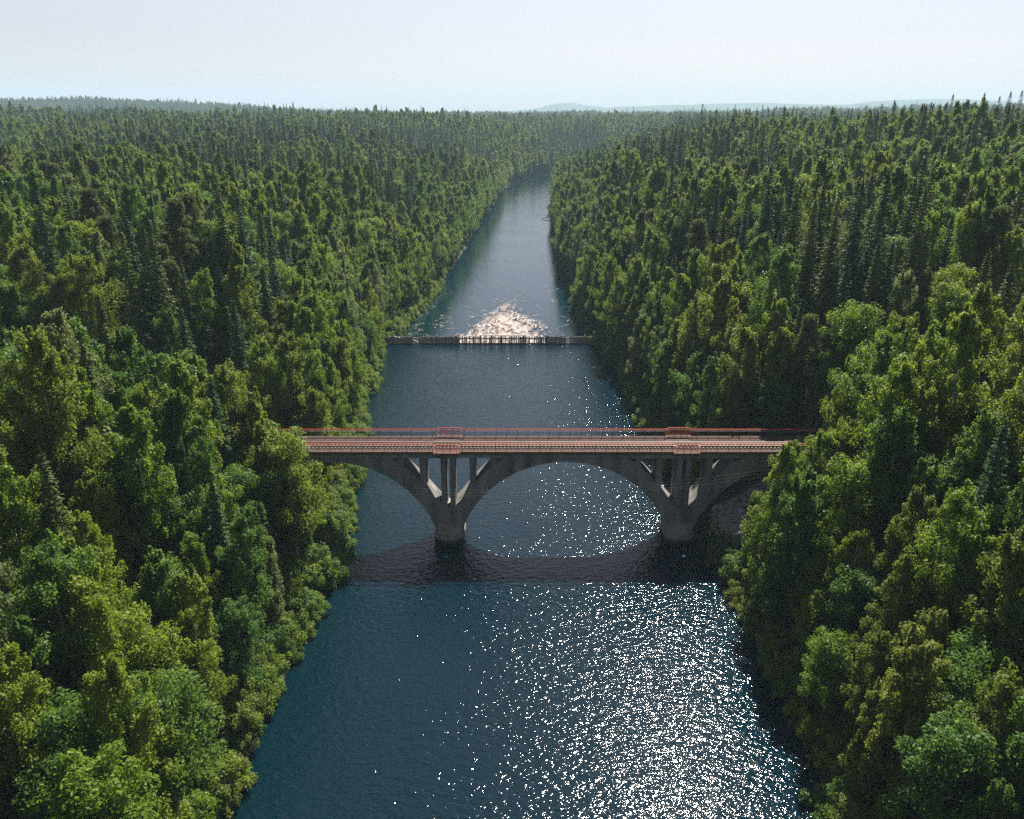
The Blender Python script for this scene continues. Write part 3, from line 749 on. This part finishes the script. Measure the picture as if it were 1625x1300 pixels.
# railings
def railing(yr, outward, name):
    root = empty(name, (0, yr - OY, 15.95)); root.parent = bridge
    bays = [(PIERS[1], 2.3), (PIERS[2], 2.3)]
    def off(x):
        o = 0
        for (bx, hw) in bays: o = max(o, 0.62 * float(np.clip((hw - abs(x - bx)) / 0.75, 0, 1)))
        return o * outward
    xs = sorted(set([XL, XR] + [bx + d for bx, hw in bays for d in (-hw, -hw + 0.75, hw - 0.75, hw)]))
    for (z, r, m, nm) in ((1.30, 0.08, 'red', 'top_rail'), (1.02, 0.030, 'greybar', 'upper_bar'), (0.14, 0.030, 'darkbar', 'lower_bar')):
        mb = MB(); mb.tube([(x - OX, off(x), z + (0.03 if abs(off(x)) > 0.1 else 0)) for x in xs], r, 6)
        mb.build(nm, M[m], root)
    pm = MB().box(-0.03, 0.03, -0.03, 0.03, -0.05, 1.30).mesh('railing_post', M['darkbar'])
    pr = MB().box(-0.035, 0.035, -0.035, 0.035, -0.05, 1.30).mesh('railing_post_red', M['red'])
    x = XL + 0.4
    while x < XR:
        inb = any(abs(x - bx) < hw + 0.1 for bx, hw in bays)
        if not inb: inst('post', pm, root, (x - OX, off(x), 0))
        x += 1.75
    mb = MB(); x = XL + 0.2
    while x < XR:
        if not any(abs(x - bx) < hw + 0.1 for bx, hw in bays): mb.box(x - OX - 0.009, x - OX + 0.009, -0.009, 0.009, 0.14, 1.02)
        x += 0.25
    o = mb.build('baluster_infill', M['darkbar'], root); o['kind'] = 'stuff'
    # refuge bays: projecting slab, red posts and bars
    for (bx, hw) in bays:
        y0, y1 = sorted((0.10 * outward, 0.78 * outward))
        MB().prism([(bx - OX - hw + 0.2, -0.02), (bx - OX - hw + 0.5, -0.45), (bx - OX + hw - 0.5, -0.45), (bx - OX + hw - 0.2, -0.02)], y0, y1).build('refuge_slab', M['kerb'], root)
        for d in (-hw, -hw + 0.75, -0.55, 0.55, hw - 0.75, hw): inst('refuge_post', pr, root, (bx - OX + d, off(bx + d) * 0.98, 0))
        mb = MB()
        for z in (0.35, 0.65, 0.95): mb.tube([(bx - OX + d, off(bx + d), z + 0.08) for d in (-hw, -hw + 0.75, hw - 0.75, hw)], 0.028, 5)
        for d in np.arange(-hw + 0.75, hw - 0.7, 0.22): mb.box(bx - OX + d - 0.015, bx - OX + d + 0.015, off(bx) - 0.015, off(bx) + 0.015, 0.1, 1.30)
        mb.build('refuge_bars', M['red'], root)
railing(BY0 + 0.06, -1, 'railing'); railing(BY1 - 0.06, 1, 'railing')

# track
TX0, TX1, TY = -150.0, 170.0, 116.85
track = empty('railway_track', (8.65, TY, 15.8)); tag(track, 'single railway track on pinkish ballast running over the bridge', 'railway track')
for g_ in (-0.78, 0.78):
    mb = MB(); mb.box(TX0 - OX, TX1 - OX, g_ - 0.07, g_ + 0.07, 0.20, 0.225); mb.box(TX0 - OX, TX1 - OX, g_ - 0.012, g_ + 0.012, 0.225, 0.34)
    r = mb.build('rail', M['rail'], track)
    MB().box(TX0 - OX, TX1 - OX, g_ - 0.036, g_ + 0.036, 0.34, 0.385).build('rail_head', M['railhead'], r)
for g_ in (-0.42, 0.42):
    MB().box(PIERS[0] - 4 - OX, PIERS[3] + 4 - OX, g_ - 0.05, g_ + 0.05, 0.20, 0.32).build('guard_rail', M['rail'], track)
sm = MB().box(-0.12, 0.12, -1.35, 1.35, -0.02, 0.198).mesh('sleeper', M['sleeper'])
x = -60.0
while x < 80.0:
    inst('sleeper', sm, track, (x - OX, rng.normal() * 0.02, 0), rng.normal() * 0.008); x += 0.6
for nm, a, b in (('ballast_bank', TX0, XL - 0.1), ('ballast_bank', XR + 0.1, TX1)):
    vs_ = [(a - OX, -3.0, -0.75), (b - OX, -3.0, -0.75), (a - OX, -1.9, 0.03), (b - OX, -1.9, 0.03), (a - OX, 1.9, 0.03), (b - OX, 1.9, 0.03), (a - OX, 3.0, -0.75), (b - OX, 3.0, -0.75)]
    MB().poly(vs_, [(0, 1, 3, 2), (2, 3, 5, 4), (4, 5, 7, 6), (0, 2, 4, 6), (1, 7, 5, 3), (0, 6, 7, 1)]).build(nm, M['ballast'], track)

# ------------------------------------------------------------------ weir
WX0, WX1 = -41.5, 27.5
weir = empty('timber_weir', (-7, WEIR_Y, 0)); tag(weir, 'low grey timber weir of upright planks across the river', 'weir')
def W_(mb, name, mat): 
    mb.v = [(x + 7, y - WEIR_Y, z) for x, y, z in mb.v]; return mb.build(name, mat, weir)
GATE0, GATE1 = -16.5, 10.5                     # open bays where the water runs through
pm = MB().box(-0.26, 0.26, -0.07, 0.07, -4.0, 2.25).mesh('plank', M['plank'])
pms = [pm, MB().box(-0.235, 0.235, -0.06, 0.06, -4.0, 2.05).mesh('plank', M['plank']), MB().box(-0.25, 0.25, -0.08, 0.08, -4.0, 2.4).mesh('plank', M['plank'])]
pmg = MB().box(-0.15, 0.15, -0.10, 0.10, -4.0, 2.3).mesh('gate_plank', M['beam'])
x = WX0
while x < WX1:
    ingate = GATE0 < x < GATE1
    hole = abs(x + 29.6) < 0.8 or abs(x - 17.4) < 0.9
    if not hole and not (ingate and rng.random() < 0.33):
        o = inst('plank', pmg if ingate and rng.random() < 0.5 else pms[int(rng.integers(0, 3))], weir, (x + 7, rng.normal() * 0.02, rng.normal() * 0.06)); o.rotation_euler = (0, rng.normal() * 0.012, 0)
    x += 0.55
for (a, b, nm) in ((WX0, GATE0, 'top_beam'), (GATE0, GATE1, 'top_beam'), (GATE1, WX1, 'top_beam')):
    W_(MB().box(a + 0.02, b - 0.02, WEIR_Y + 0.12, WEIR_Y + 0.5, 1.35, 1.7), nm, M['beam'])
W_(MB().box(WX0, WX1, WEIR_Y - 0.45, WEIR_Y - 0.12, -0.35, 0.28), 'sill_beam', M['beam'])
W_(MB().box(WX0, WX1, WEIR_Y + 0.13, WEIR_Y + 0.55, -4.5, -0.10), 'base_wall', M['beam'])
for xx in list(np.arange(WX0 + 1, GATE0, 4.4)) + [GATE0, -9.7, -3.2, 3.6, GATE1] + list(np.arange(GATE1 + 3, WX1, 4.4)):
    W_(MB().box(xx - 0.2, xx + 0.2, WEIR_Y + 0.56, WEIR_Y + 0.95, -4.5, 2.55), 'post', M['beam'])
    W_(MB().poly([(xx - 0.14, WEIR_Y + 0.95, 1.5), (xx + 0.14, WEIR_Y + 0.95, 1.5), (xx + 0.14, WEIR_Y + 0.95, 1.2), (xx - 0.14, WEIR_Y + 0.95, 1.2), (xx - 0.14, WEIR_Y + 3.6, -3.6), (xx + 0.14, WEIR_Y + 3.6, -3.6), (xx + 0.14, WEIR_Y + 3.6, -3.9), (xx - 0.14, WEIR_Y + 3.6, -3.9)],
       [(0, 1, 2, 3), (4, 7, 6, 5), (0, 4, 5, 1), (3, 2, 6, 7), (0, 3, 7, 4), (1, 5, 6, 2)]), 'brace', M['beam'])
for (a, b) in ((WX0 - 1.2, WX0 - 0.35), (WX1 + 0.2, WX1 + 1.4)):
    W_(MB().box(a, b, WEIR_Y - 1.2, WEIR_Y + 3.0, -4.5, 2.9), 'end_wall', M['concrete'])
for xx in (GATE0 - 0.55, GATE1 + 0.55):
    W_(MB().box(xx - 0.32, xx + 0.32, WEIR_Y - 0.75, WEIR_Y - 0.47, -4.5, 2.75), 'gate_pier', M['concrete'])
# raised walkway over the open bays
W_(MB().box(-9.9, 3.8, WEIR_Y - 0.5, WEIR_Y + 0.1, 2.56, 2.72), 'walkway_board', M['plank'])
W_(MB().box(-9.9, 3.8, WEIR_Y + 0.12, WEIR_Y + 0.7, 2.56, 2.72), 'walkway_board', M['plank'])

# white water below the weir: cells kept where the turbulence breaks
def build_foam():
    st = 0.28; xs = np.arange(-38, 24, st); ys = np.arange(WEIR_Y + 1.0, 395, st)
    X, Y = np.meshgrid(xs, ys); d = Y - WEIR_Y
    # main tongue, fed by the open bays and leaning to the right, fading with distance
    cx_ = -6.5 + 0.13 * d + 1.5 * np.sin(d / 13.0); wd = 17.5 - d * 0.16
    bw = 9.0 * (fbm(X / 9 + 4, Y / 9, 41) - 0.5)
    body = np.exp(-((X + bw - cx_) / np.maximum(wd, 3.5)) ** 2) * np.exp(-((d + bw) / 72.0).clip(0) ** 2.0)
    warp = 3.5 * (fbm(X / 5, Y / 6, 4) - 0.5); wy = 5 * (fbm(X / 7 + 9, Y / 7, 6) - 0.5)
    ridg = 1 - np.abs(2 * fbm((X + warp) / 3.2, (Y + wy) / 6.5, 9, 3) - 1)
    fine = 1 - np.abs(2 * fbm((X + warp) / 0.9, (Y + wy) / 1.6, 15, 3) - 1)
    streak = 1 - np.abs(2 * fbm((X + 2 * warp) / 5.0, (Y + 2 * wy) / 13.0, 27, 3) - 1)
    tail = np.exp(-(d / 75.0) ** 1.5)
    k = (body * 1.30 + ridg * 0.35 + fine * 0.55 + 0.45 * rng.random(X.shape) > 1.66) | ((streak > 0.975 - 0.015 * tail) & (fine > 0.86 - 0.12 * tail) & (rng.random(X.shape) < 0.55 * tail))
    rd, _ = river_dist(X, Y); k &= rd < -1.0
    Z = LOW + 0.05 + body * (1.1 * ridg + 0.5 * fine - 0.55).clip(0) * 1.5
    V = np.stack([X, Y, Z], -1).reshape(-1, 3); nx = len(xs)
    i = (np.arange(len(ys) - 1)[:, None] * nx + np.arange(nx - 1)[None]); kk = k[:-1, :-1]
    F = np.stack([i, i + 1, i + nx + 1, i + nx], -1)[kk]
    used, inv = np.unique(F, return_inverse=True)
    o = link(bpy.data.objects.new('foam', mesh_np('foam', V[used], inv.reshape(-1, 4), M['foam'], True)))
    tag(o, 'pinkish white water churning below the weir', kind='stuff')
build_foam()

# ------------------------------------------------------------------ stones and driftwood
def rock_mesh(seed, sq=0.7, sub=2):
    import bmesh
    bm = bmesh.new(); bmesh.ops.create_icosphere(bm, subdivisions=sub, radius=1.0); r = np.random.default_rng(seed)
    ax = r.normal(size=(9, 3)); ax /= np.linalg.norm(ax, axis=1)[:, None]; cut = r.uniform(0.55, 0.85, 9)
    for v in bm.verts:
        p = np.array(v.co)
        for a, c in zip(ax, cut):
            q = p @ a
            if q > c: p = p - a * (q - c) * 0.9
        v.co = p * np.array([1, 0.85, sq]) * (1 + r.normal() * 0.02)
    me = bpy.data.meshes.new('rock'); bm.to_mesh(me); bm.free(); me.materials.append(M['rock']); return me
rocks = [rock_mesh(i) for i in range(5)]; pebbles = [rock_mesh(i + 20, 0.7, 1) for i in range(5)]
def rubble():
    V, F = [], []; b = 0
    for k in range(1700):
        x = rng.uniform(33.5, 43.5); y = rng.uniform(108.5, 122.5); z = float(terrain(x, y)); s = rng.uniform(0.14, 0.40)
        me = pebbles[k % 5]; co = np.empty(len(me.vertices) * 3, np.float32); me.vertices.foreach_get('co', co); co = co.reshape(-1, 3)
        a = rng.random() * 6.28; R2 = np.array([[math.cos(a), -math.sin(a), 0], [math.sin(a), math.cos(a), 0], [0, 0, 1]])
        V.append(co @ R2.T * s + np.array([x, y, z + 0.05])); fi = np.empty(len(me.polygons) * 3, np.int32); me.polygons.foreach_get('vertices', fi)
        F.append(fi.reshape(-1, 3) + b); b += len(co)
    o = link(bpy.data.objects.new('rubble', mesh_np('rubble', np.concatenate(V), np.concatenate(F), M['rock']))); tag(o, 'pale broken stones on the slope under the bridge beside the pier', kind='stuff')
rubble()
for k, (x, y, s, lb) in enumerate(((35.3, 111.2, 0.8, 'squat grey boulder at the foot of the stony slope'), (38.6, 112.6, 0.95, 'large pale boulder half way up the stony slope'),
                                   (40.6, 110.2, 0.7, 'pale boulder at the top of the stony slope by the bushes'), (33.4, 108.2, 0.75, 'dark wet boulder at the water below the stony slope'),
                                   (-31.8, 128.0, 0.8, 'wet grey boulder at the waterline behind the bridge'))):
    o = inst('boulder', rocks[k], None, (x, y, max(float(terrain(x, y)), -0.1) + 0.15 * s), k * 1.3, s); tag(o, lb, 'boulder', 'boulders at the river bank')
def log(name, pts, r, mat, label, cat='log'):
    mb = MB(); mb.tube(pts, r, 7)
    c = Vector(pts[0]); mb.v = [(x - c.x, y - c.y, z - c.z) for x, y, z in mb.v]
    tag(mb.build(name, mat, None, tuple(c)), label, cat)
log('fallen_log', [(34.2, 100.6, 1.0), (33.0, 101.6, 0.6), (31.6, 103.3, 0.12)], [0.16, 0.13, 0.07], M['palewood'], 'thin bare pale log sloping into the water before the right pier')
log('fallen_log', [(-36.5, 235.6, 1.4), (-32.0, 236.0, 0.6), (-28.8, 236.6, -0.6)], [0.22, 0.2, 0.14], M['palewood'], 'pale drift log lying behind the weir against the left bank')
log('fallen_log', [(-30.5, 235.4, 1.0), (-27.0, 237.4, -0.4), (-24.0, 238.4, -2.2)], [0.26, 0.2, 0.12], M['palewood'], 'bleached drift log tilted down behind the weir planks')
log('fallen_log', [(27.5, 560, -1.2), (23.5, 558, -1.6), (20.0, 557, -2.4)], [0.4, 0.3, 0.15], M['beam'], 'dark fallen trunk lying out from the far right bank', 'log')

# ------------------------------------------------------------------ power line across the river in front of the bridge
for k, (px_, py_, nm) in enumerate(((-44.0, 104.0, 'left'), (47.0, 104.0, 'right'))):
    z0 = float(terrain(px_, py_)); pole = empty('utility_pole', (px_, py_, z0))
    tag(pole, f'timber utility pole hidden among the trees of the {nm} bank', 'utility pole', 'poles of the line over the river')
    MB().tube([(0, 0, -0.5), (0, 0, 9.0)], [0.16, 0.11], 8).build('pole', M['grey_bark'], pole)
    MB().box(-0.06, 0.06, -1.1, 1.1, 8.3, 8.45).build('crossarm', M['grey_bark'], pole)
    for yy in (-1.0, 0.0, 1.0): MB().tube([(0, yy, 8.4), (0, yy, 8.72)], 0.05, 6).build('insulator', M['greybar'], pole)
za, zb = float(terrain(-44, 104)) + 8.72, float(terrain(47, 104)) + 8.72
for yy, lb in ((-1.0, 'nearest'), (0.0, 'middle'), (1.0, 'farthest')):
    pts = [(-44 + 91 * t, 104 + yy, za + (zb - za) * t - 4 * 4.2 * t * (1 - t)) for t in np.linspace(0, 1, 25)]
    mb = MB().tube(pts, 0.008, 5); tag(mb.build('power_cable', M['rock']), f'thin sagging wire over the river before the bridge, {lb} of three', 'cable', 'wires over the river')

# ------------------------------------------------------------------ haze
N = NT('haze_air'); pv = N.n('VolumePrincipled'); pv.inputs['Color'].default_value = (0.54, 0.77, 0.96, 1); pv.inputs['Density'].default_value = 0.00011
pv.inputs['Anisotropy'].default_value = -0.05
N.l(pv.outputs[0], N.out.inputs[1])
hz = MB().box(-11600, 11600, -300, 11500, -30, 330).build('haze', N.m); tag(hz, 'thin blue summer haze over the distant forest', kind='stuff')
